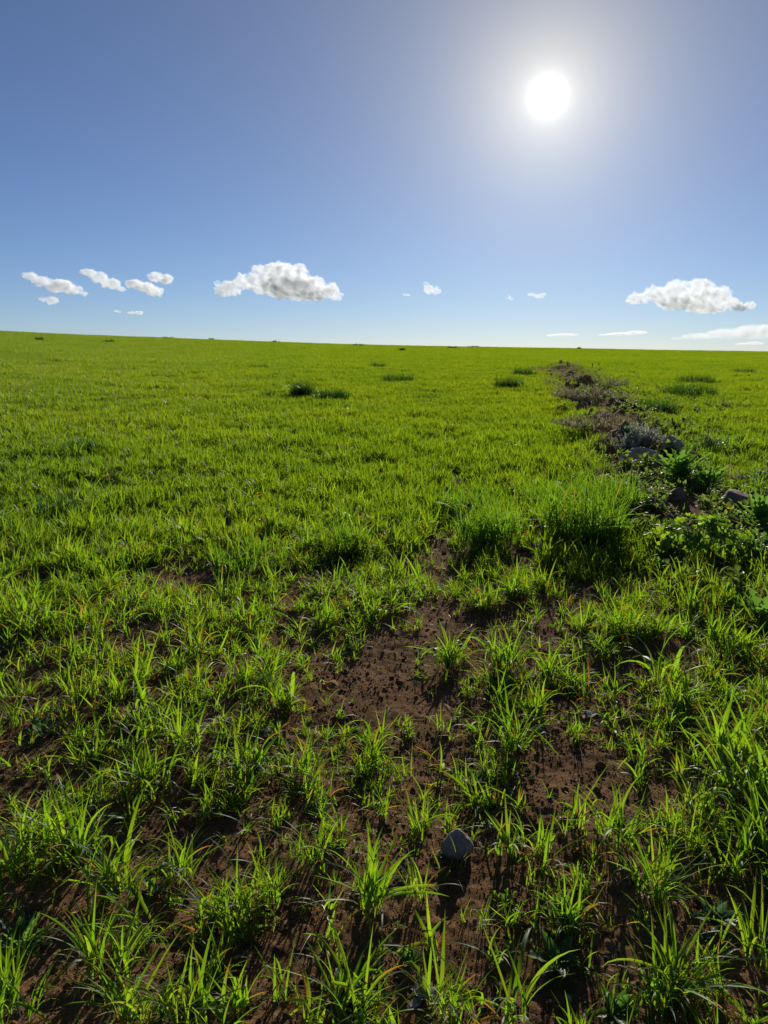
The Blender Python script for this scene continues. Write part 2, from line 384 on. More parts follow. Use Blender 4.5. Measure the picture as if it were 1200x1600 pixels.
# ------------------------------------------------------------------ leaves
def blade(L, W, lean, bend, az, base=(0, 0, 0), twist=0.0, nseg=6, dry=0.0, rnd=0.5, tipdry=0.0, fold=0.3, kink=None):
    s = np.linspace(0, 1, nseg + 1)
    ph = lean * (0.3 + 0.7 * sstep(0, 0.4, s)) + bend * s ** 2
    if kink is not None: ph = ph + kink[1] * sstep(kink[0] - 0.06, kink[0] + 0.06, s)
    ds = L / nseg
    pm = 0.5 * (ph[1:] + ph[:-1])
    r = np.concatenate([[0], np.cumsum(np.sin(pm) * ds)]); z = np.concatenate([[0], np.cumsum(np.cos(pm) * ds)])
    h = np.array((math.cos(az), math.sin(az), 0)); sd = np.array((-math.sin(az), math.cos(az), 0)); up = np.array((0, 0, 1.0))
    ctr = r[:, None] * h + z[:, None] * up + np.asarray(base)
    nor = -np.cos(ph)[:, None] * h + np.sin(ph)[:, None] * up
    tw = twist * s
    side = np.cos(tw)[:, None] * sd + np.sin(tw)[:, None] * nor
    nn = -np.sin(tw)[:, None] * sd + np.cos(tw)[:, None] * nor
    w = 0.5 * W * np.minimum(1, 0.45 + 2.0 * s) * (1 - np.clip((s - 0.3) / 0.7, 0, 1) ** 1.7) + 0.0002
    V = np.empty((nseg + 1, 3, 3))
    V[:, 0] = ctr - side * w[:, None] + nn * (fold * w)[:, None]; V[:, 1] = ctr; V[:, 2] = ctr + side * w[:, None] + nn * (fold * w)[:, None]
    i = np.arange(nseg)[:, None] * 3
    F = np.concatenate([i + np.array([[0, 1, 4, 3]]), i + np.array([[1, 2, 5, 4]])])
    dr = np.clip(dry + tipdry * sstep(0.55, 0.9, s), 0, 1)
    A = np.stack([s, dr, np.full_like(s, rnd), np.ones_like(s)], -1)
    return V.reshape(-1, 3), F, np.repeat(A, 3, 0)
class Acc:
    def __init__(s): s.V, s.F, s.A, s.n = [], [], [], 0
    def add(s, vfa):
        V, F, A = vfa; s.V.append(V); s.F.append(F + s.n); s.A.append(A); s.n += len(V)
    def mesh(s, name): return mesh_np(name, np.vstack(s.V), np.vstack(s.F), attr={'bl': np.vstack(s.A)})
def rand_blade(rs, L, W, spread=1.0, base=(0, 0, 0), nseg=6, dryp=0.06, az=None):
    dry = 0; td = 0
    q = rs.random()
    if q < dryp: dry = rs.uniform(0.6, 1)
    elif q < dryp * 3: td = rs.uniform(0.5, 1)
    lean = abs(rs.normal(0.38, 0.28)) * spread; bend = rs.uniform(-0.1, 1.15) * spread
    kink = (rs.uniform(0.4, 0.7), rs.uniform(0.6, 1.5)) if rs.random() < 0.13 else None
    if dry > 0: lean += 0.5
    return blade(L * rs.uniform(0.55, 1.12), W * rs.uniform(0.7, 1.2), min(lean, 1.35), bend, rs.uniform(0, 2 * math.pi) if az is None else az, base,
                 rs.normal(0, 0.9), nseg, dry, rs.random(), td, rs.uniform(0.15, 0.5), kink)
def tuft_mesh(rs, name, n, L, W, rad, spread=1.0, nseg=5, dryp=0.05):
    a = Acc()
    nsh = max(2, n // 4)
    for k in range(nsh):
        q = rad * math.sqrt(rs.random()); th = rs.uniform(0, 2 * math.pi); b = np.array((q * math.cos(th), q * math.sin(th), -0.01))
        l0 = L * rs.uniform(0.7, 1.1)
        for j in range(max(2, round(n / nsh))):
            bb = b + np.array((0, 0, rs.uniform(0, 0.16) * l0)) + np.append(rs.normal(0, 0.004, 2), 0)
            a.add(rand_blade(rs, l0, W, spread, bb, nseg, dryp))
    return a.mesh(name)

def hidden_sources(name, meshes, mat):
    col = bpy.data.collections.new(name)
    for i, me in enumerate(meshes):
        o = obj('%s_%02d' % (name, i), me, mat, link=False); col.objects.link(o)
    return col
def scatter(name, P, rot, scl, idx, col, label, cat=None):
    """stuff: one object, source meshes instanced on its points"""
    me = bpy.data.meshes.new(name); P = np.asarray(P, np.float32); n = len(P)
    me.vertices.add(n); me.vertices.foreach_set('co', P.ravel())
    a = me.attributes.new('rot', 'FLOAT_VECTOR', 'POINT'); a.data.foreach_set('vector', np.asarray(rot, np.float32).ravel())
    a = me.attributes.new('scl', 'FLOAT_VECTOR', 'POINT'); a.data.foreach_set('vector', np.asarray(scl, np.float32).ravel())
    a = me.attributes.new('idx', 'INT', 'POINT'); a.data.foreach_set('value', np.asarray(idx, np.int32))
    o = obj(name, me)
    ng = bpy.data.node_groups.new(name + '_scatter', 'GeometryNodeTree')
    ng.interface.new_socket('Geometry', in_out='INPUT', socket_type='NodeSocketGeometry'); ng.interface.new_socket('Geometry', in_out='OUTPUT', socket_type='NodeSocketGeometry')
    N, Lk = ng.nodes, ng.links
    gi = N.new('NodeGroupInput'); go = N.new('NodeGroupOutput'); ip = N.new('GeometryNodeInstanceOnPoints'); ci = N.new('GeometryNodeCollectionInfo')
    ci.inputs['Collection'].default_value = col; ci.inputs['Separate Children'].default_value = True; ci.inputs['Reset Children'].default_value = True
    ip.inputs['Pick Instance'].default_value = True
    def named(nm, ty):
        q = N.new('GeometryNodeInputNamedAttribute'); q.data_type = ty; q.inputs[0].default_value = nm; return q.outputs[0]
    Lk.new(gi.outputs[0], ip.inputs['Points']); Lk.new(ci.outputs[0], ip.inputs['Instance'])
    Lk.new(named('idx', 'INT'), ip.inputs['Instance Index']); Lk.new(named('scl', 'FLOAT_VECTOR'), ip.inputs['Scale'])
    e2r = N.new('FunctionNodeEulerToRotation'); Lk.new(named('rot', 'FLOAT_VECTOR'), e2r.inputs[0]); Lk.new(e2r.outputs[0], ip.inputs['Rotation'])
    Lk.new(ip.outputs[0], go.inputs[0])
    md = o.modifiers.new('scatter', 'NODES'); md.node_group = ng
    tag(o, label, cat, kind='stuff')
    return o
def wedge(dmin, dmax, per_m2, half=0.62, extra=1.9):
    """random ground points in front of the camera: |x| < half * y + extra, evenly dense"""
    y0 = 0.2 if dmin <= 1.0 else 0.75 * dmin
    F = lambda y: half * y * y + 2 * extra * y
    n = int((F(dmax) - F(y0)) * per_m2)
    c = rng.uniform(F(y0), F(dmax), n)
    y = (-extra + np.sqrt(extra * extra + half * c)) / half
    x = rng.uniform(-1, 1, n) * (half * y + extra); d = np.hypot(x, y)
    k = (d < dmax * 1.02) & ((d > dmin) | (dmin <= 1.0)) & (d > 0.7)
    return x[k], y[k], d[k]
def yaw(n, tilt=0.08):
    return np.stack([rng.normal(0, tilt, n), rng.normal(0, tilt, n), rng.uniform(0, 2 * math.pi, n)], -1)

# --- where the wheat grows: bare track, bare patches, weedy margin
BARE = [(gp(px, py), w) for px, py, w in [
    (655, 880, .30), (640, 960, .18), (690, 740, .28), (640, 1170, .15), (690, 1210, .13), (640, 1110, .12), (720, 1400, .14), (690, 1480, .18), (480, 1520, .20), (560, 1500, .16),
    (520, 1440, .12), (800, 1500, .16), (830, 1240, .14), (890, 1190, .14), (900, 930, .18), (760, 920, .15), (80, 1440, .14), (150, 1470, .12),
    (20, 1110, .25), (50, 1040, .30), (300, 905, .40), (230, 990, .25), (610, 1030, .2), (930, 1130, .18), (920, 1520, .16), (400, 1480, .09), (300, 1250, .10)]]
def margin_mask(x, y):
    u, v = uv_of(x, y)
    return np.exp(-((u - margin_u(v)) / (0.68 + 0.018 * np.minimum(v, 40))) ** 4) * sstep(4.2, 6.5, v) * (1 - sstep(34, 50, v))
def margin_fringe(x, y):
    u, v = uv_of(x, y); mu = margin_u(v)
    return sstep(mu - .2, mu + .3, u) * (1 - sstep(mu + 1.2, mu + 2.0 + .06 * v, u)) * sstep(3.5, 5, v) * (1 - sstep(30, 45, v))

def wheat_density(x, y):
    u, v = uv_of(x, y); d = np.hypot(x, y)
    patchy = fbm(x, y, 0.9, 3, 41); small = fbm(x, y, 0.28, 2, 42)
    full = sstep(4.1, 8.0, d + 3.0 * (patchy - 0.5) * 2 * 0.8 + 0.5 * sstep(0, -3, u))
    sparse = (0.58 + 0.27 * sstep(2.6, 4.8, d)) * sstep(0.38, 0.57, 0.5 * patchy + 0.5 * small + 0.08 * sstep(-0.3, -1.2, u) + 0.15 * sstep(0.35, 1.2, u))
    D = sparse + (1 - sparse) * full
    D = D * (1 - (1 - sstep(9, 14, d)) * .6 * sstep(.47, .34, small))
    tr = np.exp(-((u + 0.25 * (fbm(x, y, 1.1, 2, 47) - .5)) / (0.12 + 0.008 * np.minimum(v, 12))) ** 2)
    D = D * (1 - tr * (0.85 * (1 - sstep(4.5, 7, v)) + 0.5 * sstep(4.5, 7, v) * (1 - sstep(12, 30, v))))
    mu = margin_u(v); mw = 0.62 + 0.018 * np.minimum(v, 40)
    mg = np.exp(-((u - mu) / mw) ** 4) * sstep(4.5, 6.5, v) * (1 - sstep(34, 50, v))
    D = D * (1 - 0.97 * mg)
    D = D * (1 - 0.6 * margin_fringe(x, y) * sstep(.4, .6, fbm(x, y, 1.4, 2, 63)))
    for c, w in BARE:
        D = D * (1 - 0.93 * np.exp(-(((x - c.x) ** 2 + ((y - c.y) * 0.8) ** 2) / w ** 2) ** 1.5))
    return D
# --- field wheat as stuff
near_src = hidden_sources('wheat_tuft', [tuft_mesh(rng, 'wheat_tuft', int(rng.integers(7, 22)), rng.uniform(.10, .18), rng.uniform(.0048, .0078), .03, 1.3, 6, 0.07) for _ in range(18)], M['wheat'])
mid_src = hidden_sources('wheat_clump', [tuft_mesh(rng, 'wheat_clump', 16, rng.uniform(.12, .155), .0085, .045, 0.78, 4, 0.012) for _ in range(10)], M['crop'])
far_src = hidden_sources('wheat_patch', [tuft_mesh(rng, 'wheat_patch', 130, .135, .0105, .30, 0.7, 3, 0.008) for _ in range(6)], M['field'])
hor_src = hidden_sources('wheat_sward', [tuft_mesh(rng, 'wheat_sward', 200, .14, .018, .70, 0.7, 2, 0.0) for _ in range(5)], M['field'])

def grow(name, x, y, keep, base, col, nsrc, label, var=0.25, tilt=0.08, dens=None):
    x, y = x[keep], y[keep]; n = len(x)
    s = base * np.exp(rng.normal(0, var, n))
    if dens is not None: s = s * (0.72 + 0.36 * dens[keep])
    h = 0.58 + 0.52 * fbm(x, y, 1.3, 2, 77) + 0.36 * fbm(x, y, 0.35, 2, 78)
    scl = np.stack([s, s, s * h], -1)
    P = np.stack([x, y, gz(x, y) - 0.004], -1)
    return scatter(name, P, yaw(n, tilt), scl, rng.integers(0, nsrc, n), col, label)
x, y, d = wedge(1.0, 8.5, 285)
den = wheat_density(x, y)
grow('wheat_seedlings', x, y, rng.random(len(x)) < den * (1 - sstep(6.0, 8.5, d)), 0.90, near_src, 18, 'scattered young wheat seedlings growing between the tufts on bare soil', 0.28, 0.12, den)
fine_src = hidden_sources('fine_grass', [tuft_mesh(rng, 'fine_grass', int(rng.integers(4, 11)), rng.uniform(.07, .13), rng.uniform(.003, .0055), .018, 1.5, 5, 0.12) for _ in range(10)], M['wheat'])
x, y, d = wedge(1.0, 7.5, 140)
u_, v_ = uv_of(x, y); fd = sstep(.34, .60, fbm(x, y, .45, 3, 55)) * (1 - .55 * np.exp(-(u_ / .13) ** 2)) * (1 - sstep(5.5, 7.5, d))
grow('fine_grass', x, y, rng.random(len(x)) < fd, 1.0, fine_src, 10, 'fine thin grass seedlings sprouting all over the bare soil', .35, .2)
x, y, d = wedge(4.5, 17, 240)
den = wheat_density(x, y)
grow('wheat_crop', x, y, rng.random(len(x)) < den ** 1.3 * sstep(4.8, 7.5, d) * (1 - sstep(13, 17, d)), 1.0, mid_src, 10, 'dense bright green young wheat in the middle distance', 0.26, 0.10)
x, y, d = wedge(12.5, 46, 24)
grow('wheat_field', x, y, rng.random(len(x)) < wheat_density(x, y) * sstep(12.5, 16, d) * (1 - sstep(38, 46, d)), 1.0, far_src, 6, 'sunlit yellow green wheat field stretching away', 0.22, 0.05)
x, y, d = wedge(36, 165, 4.2)
grow('distant_wheat', x, y, rng.random(len(x)) < wheat_density(x, y) * sstep(36, 44, d), 1.0, hor_src, 5, 'distant wheat field rising to the skyline', 0.12, 0.0)

# --- soil crumbs, pebbles, straw
def lump(rs, sub, amp, squash, seed):
    V, F = ICO[sub]; V = V.copy()
    n = vnoise3(V * 1.3 + seed, seed) * 2 - 1; n2 = vnoise3(V * 3.5 + seed, seed + 3) * 2 - 1
    V = V * (1 + amp * n + amp * 0.5 * n2)[:, None]
    for _ in range(4):      # broken flat faces
        a = rs.normal(0, 1, 3); a /= np.linalg.norm(a); c = rs.uniform(0.62, 0.9); q = V @ a
        V = V - np.clip(q - c, 0, None)[:, None] * a * 0.9
    return V * np.array((1, rs.uniform(.75, 1.1), squash)), F
crumb_src = hidden_sources('soil_crumb', [mesh_np('soil_crumb', *lump(rng, 2, 0.45, 0.7, k + 3), smooth=True) for k in range(7)], M['soil'])
x, y, d = wedge(1.0, 6.5, 5200)
keep = rng.random(len(x)) < (1 - sstep(2.6, 6.5, d)) * (0.25 + 0.75 * sstep(0.40, 0.60, fbm(x, y, 0.22, 2, 91)))
x, y = x[keep], y[keep]; s = np.minimum(0.0016 * np.exp(rng.exponential(0.36, len(x))) * (1 + .12 * np.hypot(x, y)), 0.011)
scatter('soil_crumbs', np.stack([x, y, gz(x, y) + s * .05], -1), rng.uniform(0, 6.28, (len(x), 3)), np.stack([s] * 3, -1), rng.integers(0, 7, len(x)), crumb_src, 'loose brown crumbs and clods of soil')
grit_src = hidden_sources('grit', [mesh_np('grit', *lump(rng, 1, 0.3, 0.7, k + 30), smooth=True) for k in range(4)], M['white_stone'])
x, y, d = wedge(1.0, 8.0, 45); s = 0.0018 * np.exp(rng.exponential(0.5, len(x))); s = np.minimum(s, .008)
scatter('grit', np.stack([x, y, gz(x, y) + s * .3], -1), rng.uniform(0, 6.28, (len(x), 3)), np.stack([s] * 3, -1), rng.integers(0, 4, len(x)), grit_src, 'scattered pale grit on the soil')
x, y, d = wedge(1.0, 7.0, 60); s = np.minimum(0.006 * np.exp(rng.exponential(0.45, len(x))), .024)
scatter('soil_clods', np.stack([x, y, gz(x, y) + s * .02], -1), rng.uniform(0, 6.28, (len(x), 3)), np.stack([s, s, s * .8], -1), rng.integers(0, 7, len(x)), crumb_src, 'larger lumps of soil lying on the bare ground')
bg_src = hidden_sources('gravel', [mesh_np('gravel', *lump(rng, 1, 0.3, 0.7, k + 50), smooth=True) for k in range(4)], M['brown_stone'])
x, y, d = wedge(1.0, 6.0, 260); s = np.minimum(0.0016 * np.exp(rng.exponential(0.5, len(x))), .009)
scatter('gravel', np.stack([x, y, gz(x, y) + s * .3], -1), rng.uniform(0, 6.28, (len(x), 3)), np.stack([s] * 3, -1), rng.integers(0, 4, len(x)), bg_src, 'fine reddish gravel scattered in the soil')
straw_src = hidden_sources('straw', [Acc.mesh(a_, 'straw') for a_ in [(lambda a: (a.add(blade(.16, .0026, 1.4, rng.uniform(.1, .35), 0, nseg=5, twist=rng.normal(0, 1), dry=1)), a)[1])(Acc()) for _ in range(6)]], M['straw'])
x, y, d = wedge(1.0, 9.0, 16)
n = len(x); s = rng.uniform(.35, 1.25, n)
scatter('straw_litter', np.stack([x, y, gz(x, y) + .004], -1), yaw(n, .1), np.stack([s] * 3, -1), rng.integers(0, 6, n), straw_src, 'thin dry straws lying about on the soil')

# --- weedy margin cover (stuff)
def leaf(L, W, lean, bend, az, base=(0, 0, 0), nseg=5, rnd=.5, wav=0.0, lobes=0, dry=0.0, stalk=0.12, cup=0.3, twist=0.0):
    """broad leaf: 5 verts across"""
    s = np.linspace(0, 1, nseg + 1)
    ph = lean + bend * s; pm = .5 * (ph[1:] + ph[:-1]); ds = L / nseg
    r = np.concatenate([[0], np.cumsum(np.sin(pm) * ds)]); z = np.concatenate([[0], np.cumsum(np.cos(pm) * ds)])
    h = np.array((math.cos(az), math.sin(az), 0)); sd = np.array((-math.sin(az), math.cos(az), 0)); up = np.array((0, 0, 1.))
    ctr = r[:, None] * h + z[:, None] * up + np.asarray(base); nor = -np.cos(ph)[:, None] * h + np.sin(ph)[:, None] * up
    t_ = np.clip((s - stalk) / (1 - stalk), 0, 1)
    w = 0.5 * W * (np.sin(np.pi * np.clip(t_, 0, 1) ** 0.75) ** 0.8) + 0.0012 * (1 - s)
    if lobes: w = w * (0.68 + 0.42 * np.cos(np.pi * (np.arange(nseg + 1) % 2)))
    tw = twist * s
    side = np.cos(tw)[:, None] * sd + np.sin(tw)[:, None] * nor; nn = -np.sin(tw)[:, None] * sd + np.cos(tw)[:, None] * nor
    cols = np.array((-1, -.5, 0, .5, 1)); V = np.empty((nseg + 1, 5, 3))
    for j, c in enumerate(cols):
        V[:, j] = ctr + side * (w * c)[:, None] + nn * (w * (cup * c * c) + wav * w * np.sin(np.arange(nseg + 1) * 2.4 + 3 * c) * abs(c))[:, None]
    i = np.arange(nseg)[:, None] * 5
    F = np.concatenate([i + np.array([[j, j + 1, j + 6, j + 5]]) for j in range(4)])
    A = np.stack([np.full(nseg + 1, .6), np.full(nseg + 1, dry), np.full(nseg + 1, rnd), np.ones(nseg + 1)], -1)
    return V.reshape(-1, 3), F, np.repeat(A, 5, 0)
def weed_mesh(rs, name, n, rad, h, L, W, lobes=0):
    """low leafy weed: leaves up and down several branching stems"""
    a = Acc(); ns = max(3, n // 9)
    for k in range(ns):
        az = rs.uniform(0, 6.28); q = rs.uniform(.1, 1) * rad; tip = np.array((q * math.cos(az), q * math.sin(az), h * rs.uniform(.5, 1) * (1 - .45 * (q / rad) ** 2)))
        ln = math.hypot(q, tip[2]); le = math.atan2(q, tip[2])
        a.add(blade(ln, .003, le, 0.0, az, (0, 0, -.005), nseg=4, dry=0.25, rnd=rs.random()))
        for j in range(max(3, n // ns)):
            f = rs.uniform(.25, 1.0)
            a.add(leaf(L * rs.uniform(.6, 1.2), W * rs.uniform(.7, 1.2), rs.uniform(.3, 1.5), rs.uniform(-.3, .8), rs.uniform(0, 6.28), tip * f, 4, rs.random(), .2, lobes))
    return a.mesh(name)
def seedling(rs):
    a = Acc()
    for i in range(int(rs.integers(4, 8))):
        a.add(leaf(rs.uniform(.6, 1.1), rs.uniform(.25, .42), rs.uniform(.7, 1.4), rs.uniform(-.3, .4), i * 2.4 + rs.normal(0, .3), nseg=4, rnd=rs.random(), cup=.4))
    return a.mesh('weed_seedling')
sd_src = hidden_sources('weed_seedling', [seedling(rng) for _ in range(6)], M['weed'])
x, y, d = wedge(1.0, 8.0, 75)
keep = rng.random(len(x)) < .15 + .85 * sstep(.45, .6, fbm(x, y, .5, 2, 99)); x, y = x[keep], y[keep]; n = len(x)
s_ = .012 * np.exp(rng.normal(0, .5, n))
scatter('weed_seedlings', np.stack([x, y, gz(x, y) + .001], -1), yaw(n, .15), np.stack([s_] * 3, -1), rng.integers(0, 6, n), sd_src, 'tiny weed seedlings sprouting on the soil')
mw_src = hidden_sources('margin_weed', [weed_mesh(rng, 'margin_weed', 46, rng.uniform(.12, .2), rng.uniform(.07, .15), .05, .022) for _ in range(6)], M['margin'])
dd_src = hidden_sources('dead_weed', [tuft_mesh(rng, 'dead_weed', 34, rng.uniform(.14, .24), .0045, .09, 2.0, 4, 0.3) for _ in range(5)] + [weed_mesh(rng, 'dead_weed', 30, .17, .12, .035, .012) for _ in range(3)], M['dead'])
x, y, d = wedge(4.0, 75, 24)
mm = margin_mask(x, y); pn = fbm(x, y, 1.6, 3, 61)
uu, vv = uv_of(x, y); lf = sstep(.35, -.35, (uu - margin_u(vv)))      # the field side is earth and dead weeds, the far side green
k1 = rng.random(len(x)) < np.maximum(mm * np.maximum((0.15 + 0.6 * sstep(.42, .58, pn)) * (1 - .7 * lf), 1 - sstep(8, 11, d)), .55 * margin_fringe(x, y))
grow('margin_weeds', x, y, k1, 1.15, mw_src, 6, 'low green weeds covering the uncropped strip', .3, .15)
k2 = (~k1) & (rng.random(len(x)) < mm * np.maximum(1 - sstep(.42, .58, pn), .6 * lf) * 0.8 * sstep(7, 10, d))
grow('dead_weeds', x, y, k2, 1.2, dd_src, 8, 'grey brown dead weeds matted on the uncropped strip', .3, .2)
clod_src = hidden_sources('earth_clod', [mesh_np('earth_clod', *lump(rng, 2, 0.5, 0.6, k + 70)) for k in range(6)], M['soil_dry'])
x, y, d = wedge(6.5, 60, 34); mm = margin_mask(x, y); uu, vv = uv_of(x, y)
keep = rng.random(len(x)) < mm * sstep(.6, -.2, uu - margin_u(vv)) * .8 * sstep(6.5, 10, d); x, y = x[keep], y[keep]
s = np.minimum(.028 * np.exp(rng.exponential(.5, len(x))), .12)
scatter('earth_clods', np.stack([x, y, gz(x, y) + s * .1], -1), rng.uniform(0, 6.28, (len(x), 3)), np.stack([s] * 3, -1), rng.integers(0, 6, len(x)), clod_src, 'dry grey brown clods of earth heaped on the uncropped strip')
print('setting done')

# ================================================================== things
def empty(name, loc, rz=0.0):
    o = bpy.data.objects.new(name, None); C.objects.link(o); o.location = loc; o.rotation_euler = (0, 0, rz); o.empty_display_size = 0.05
    return o

# --- individual wheat tufts in the foreground: every blade a part, blade meshes shared
BL = []
for k in range(60):
    a = Acc(); q = k / 60.0
    lean = abs(rng.normal(0.12 + 0.75 * (k % 5) / 4, 0.12)); bend = rng.uniform(0.1, 1.7)
    kink = (rng.uniform(.35, .7), rng.uniform(.7, 1.8)) if k % 5 == 3 else None
    td = rng.uniform(.6, 1) if k % 11 == 5 else 0.0
    a.add(blade(1.0, 0.040 * rng.uniform(.7, 1.3), lean, bend, 0.0, (0, 0, 0), rng.normal(0, .8), 8, 0.0, rng.random(), td, rng.uniform(.15, .5), kink))
    me = a.mesh('blade'); me.materials.append(M['wheat']); BL.append(me)
DRY = []
for k in range(8):
    a = Acc(); a.add(blade(1.0, 0.04 * rng.uniform(.7, 1.1), rng.uniform(.5, 1.2), rng.uniform(.2, 1.2), 0.0, (0, 0, 0), rng.normal(0, 1.0), 7, rng.uniform(.6, 1), rng.random(), 0.3, .5))
    me = a.mesh('blade'); me.materials.append(M['wheat']); DRY.append(me)
def tuft(px, py, n, L, rad, label, dry=2, spread=1.0, thin=1.0, group='wheat tufts in the foreground'):
    n = int(n * 1.5); L = L * .96; rad = rad * 1.15
    c = gp(px, py)
    root = empty('wheat_tuft', c); tag(root, label, 'grass tuft', group)
    rs = np.random.default_rng(int(px * 7 + py * 13))
    nsh = max(2, n // 4); k = 0
    for i in range(nsh):
        q = rad * math.sqrt(rs.random()); th = rs.uniform(0, 6.283); bx, by = q * math.cos(th), q * math.sin(th)
        bz = float(gz(c.x + bx, c.y + by)) - c.z - 0.008
        l0 = L * rs.uniform(.72, 1.12); out = math.atan2(by, bx)
        for j in range(math.ceil(n / nsh)):
            isdry = k < dry
            me = DRY[int(rs.integers(len(DRY)))] if isdry else BL[int(rs.integers(len(BL)))]
            ln = min(l0 * rs.uniform(.55, 1.1), L) * (0.7 if isdry else 1)
            az = out + rs.normal(0, 1.1) if rs.random() < .5 else rs.uniform(0, 6.283)
            tl = rs.normal(.10, .12) * spread
            b = obj('blade', me, parent=root, loc=(bx + rs.normal(0, .004), by + rs.normal(0, .004), bz + rs.uniform(0, .14) * l0 * (0 if isdry else 1)),
                    rot=Euler((0, tl, az), 'XYZ'), scale=(ln * thin, ln * thin, ln))
            k += 1
    return root
TUFTS = [
 # px, py, blades, length, radius, label, (dry)
 (655, 1300, 18, .20, .030, 'wheat tuft with one pale leaf, directly beside the grey stone', 2),
 (650, 1402, 16, .19, .030, 'low wheat tuft on bare soil in front of the grey stone', 1),
 (583, 1428, 26, .25, .030, 'upright wheat tuft on the near edge of the bare track, taller than its low neighbours', 1),
 (805, 1168, 34, .30, .045, 'wide arching wheat tuft behind the grey stone, long blades, one side orange', 6),
 (690, 1142, 9, .16, .02, 'small thin wheat tuft on the track behind the grey stone', 1),
 (838, 1330, 24, .17, .045, 'low spreading fine-bladed tuft level with the grey stone', 2),
 (965, 1318, 30, .29, .040, 'tall wheat tuft with one orange blade, level with the grey stone', 2),
 (1025, 1408, 30, .26, .045, 'leaning wheat tuft just in front of the tall one level with the stone', 1),
 (1040, 1560, 30, .27, .045, 'wheat tuft at the bottom edge with an orange foot and broad pale blades', 3),
 (885, 1462, 22, .17, .035, 'short dense wheat tuft with a few broad weed leaves under it', 1),
 (755, 1450, 10, .13, .02, 'tiny fine tuft on open soil just below the grey stone', 1),
 (700, 1585, 30, .24, .05, 'wide wheat tuft at the bottom edge of the bare track', 2),
 (800, 1598, 12, .27, .03, 'few long arching blades at the bottom edge beside the track', 2),
 (548, 1592, 34, .24, .05, 'bushy wheat tuft at the bottom edge, near the middle', 1),
 (1085, 1268, 20, .22, .035, 'slender wheat tuft against the big grassy bank at the edge', 1),
 (1140, 1368, 24, .26, .04, 'arching wheat tuft at the foot of the big grassy bank', 1),
 (1185, 1510, 26, .25, .045, 'low sprawling wheat tuft in the bottom corner under the grassy bank', 1),
 (1175, 1262, 60, .36, .10, 'tallest bright wheat tuft of the grassy bank at the edge', 1),
 (1150, 1190, 50, .33, .09, 'dense bright wheat tuft at the back of the grassy bank', 1),
 (1198, 1340, 46, .33, .08, 'dense wheat tuft at the front of the grassy bank, cut by the edge', 0),
 (180, 1402, 44, .30, .06, 'tall thick wheat tuft of upright blades over dark shade', 3),
 (120, 1340, 40, .29, .06, 'thick upright wheat tuft behind the tallest dark-footed one', 2),
 (55, 1335, 36, .28, .06, 'wheat tuft with orange blades near the edge, beside thick upright tufts', 5),
 (285, 1378, 26, .23, .045, 'loose wheat tuft with pale bending blades', 1),
 (225, 1482, 24, .21, .045, 'wheat tuft with short upright blades above a patch of bare soil', 1),
 (175, 1525, 34, .24, .055, 'wide wheat tuft of pale arching blades low in the corner', 1),
 (372, 1442, 30, .24, .045, 'wheat tuft at the border of the large bare soil patch', 1),
 (425, 1412, 18, .21, .03, 'thin leaning wheat tuft at the border of the bare soil patch', 1),
 (20, 1592, 32, .24, .05, 'wheat tuft in the bottom corner, dark green', 0),
 (215, 1592, 26, .22, .05, 'broad low wheat tuft at the bottom edge, one of two side by side', 2),
 (285, 1600, 24, .22, .05, 'slim wheat tuft at the bottom edge beside a broad low one', 1),
 (470, 1218, 28, .22, .04, 'round wheat tuft at the border between crop and bare track', 2),
 (575, 1192, 26, .23, .04, 'upright wheat tuft on the edge of the bare track, before the wide arching one', 2),
 (485, 1348, 20, .20, .035, 'small wheat tuft with twisted pale blades in the crop', 1),
 (390, 1205, 34, .23, .06, 'bright dense wheat tuft of short upright blades', 2),
 (230, 1240, 44, .25, .07, 'large bright wheat tuft with many upright blades', 1),
 (300, 1165, 36, .23, .06, 'bright wheat tuft behind the large many-bladed one', 2),
 (30, 1132, 14, .19, .03, 'small wheat tuft with upright orange blades on open soil by the edge', 4),
 (700, 1040, 44, .28, .05, 'wide bushy wheat tuft at the near end of the bare track', 2),
 (790, 1048, 50, .29, .06, 'big bushy wheat tuft with orange lower blades', 8),
 (862, 1058, 30, .25, .045, 'wheat tuft between the big orange-footed one and a low spreading one', 3),
 (935, 1015, 22, .22, .04, 'low spreading wheat tuft with narrow blades on stony soil', 2),
 (867, 850, 22, .22, .03, 'single light green tuft before the dark shade of the tall clump', 0),
 (955, 1092, 22, .20, .035, 'short wheat tuft on soil below the low spreading one', 1),
 (1055, 1105, 30, .26, .045, 'wheat tuft standing just before the grassy bank', 1),
 (1120, 1010, 30, .27, .05, 'wheat tuft with long drooping blades near the weedy strip', 1),
 (1000, 1195, 16, .2, .03, 'sparse wheat tuft with long thin blades on bare soil', 1),
 (740, 1268, 14, .12, .02, 'small dark rosette-like grass tuft behind the grey stone', 0),
]
for T in TUFTS: tuft(*T[:6], dry=T[6])
# thin stems in front of the stone
st = gp(716, 1362); root = empty('grass_sprig', st); tag(root, 'few thin pale grass stems in the shade of the grey stone', 'grass sprig')
for i in range(5):
    obj('blade', DRY[i % 8] if i < 2 else BL[(i * 7) % 60], parent=root, loc=(rng.normal(0, .012), rng.normal(0, .01), -.005), rot=(0, rng.uniform(0, .12), rng.uniform(0, 6.28)), scale=(.06, .06, rng.uniform(.10, .15)))

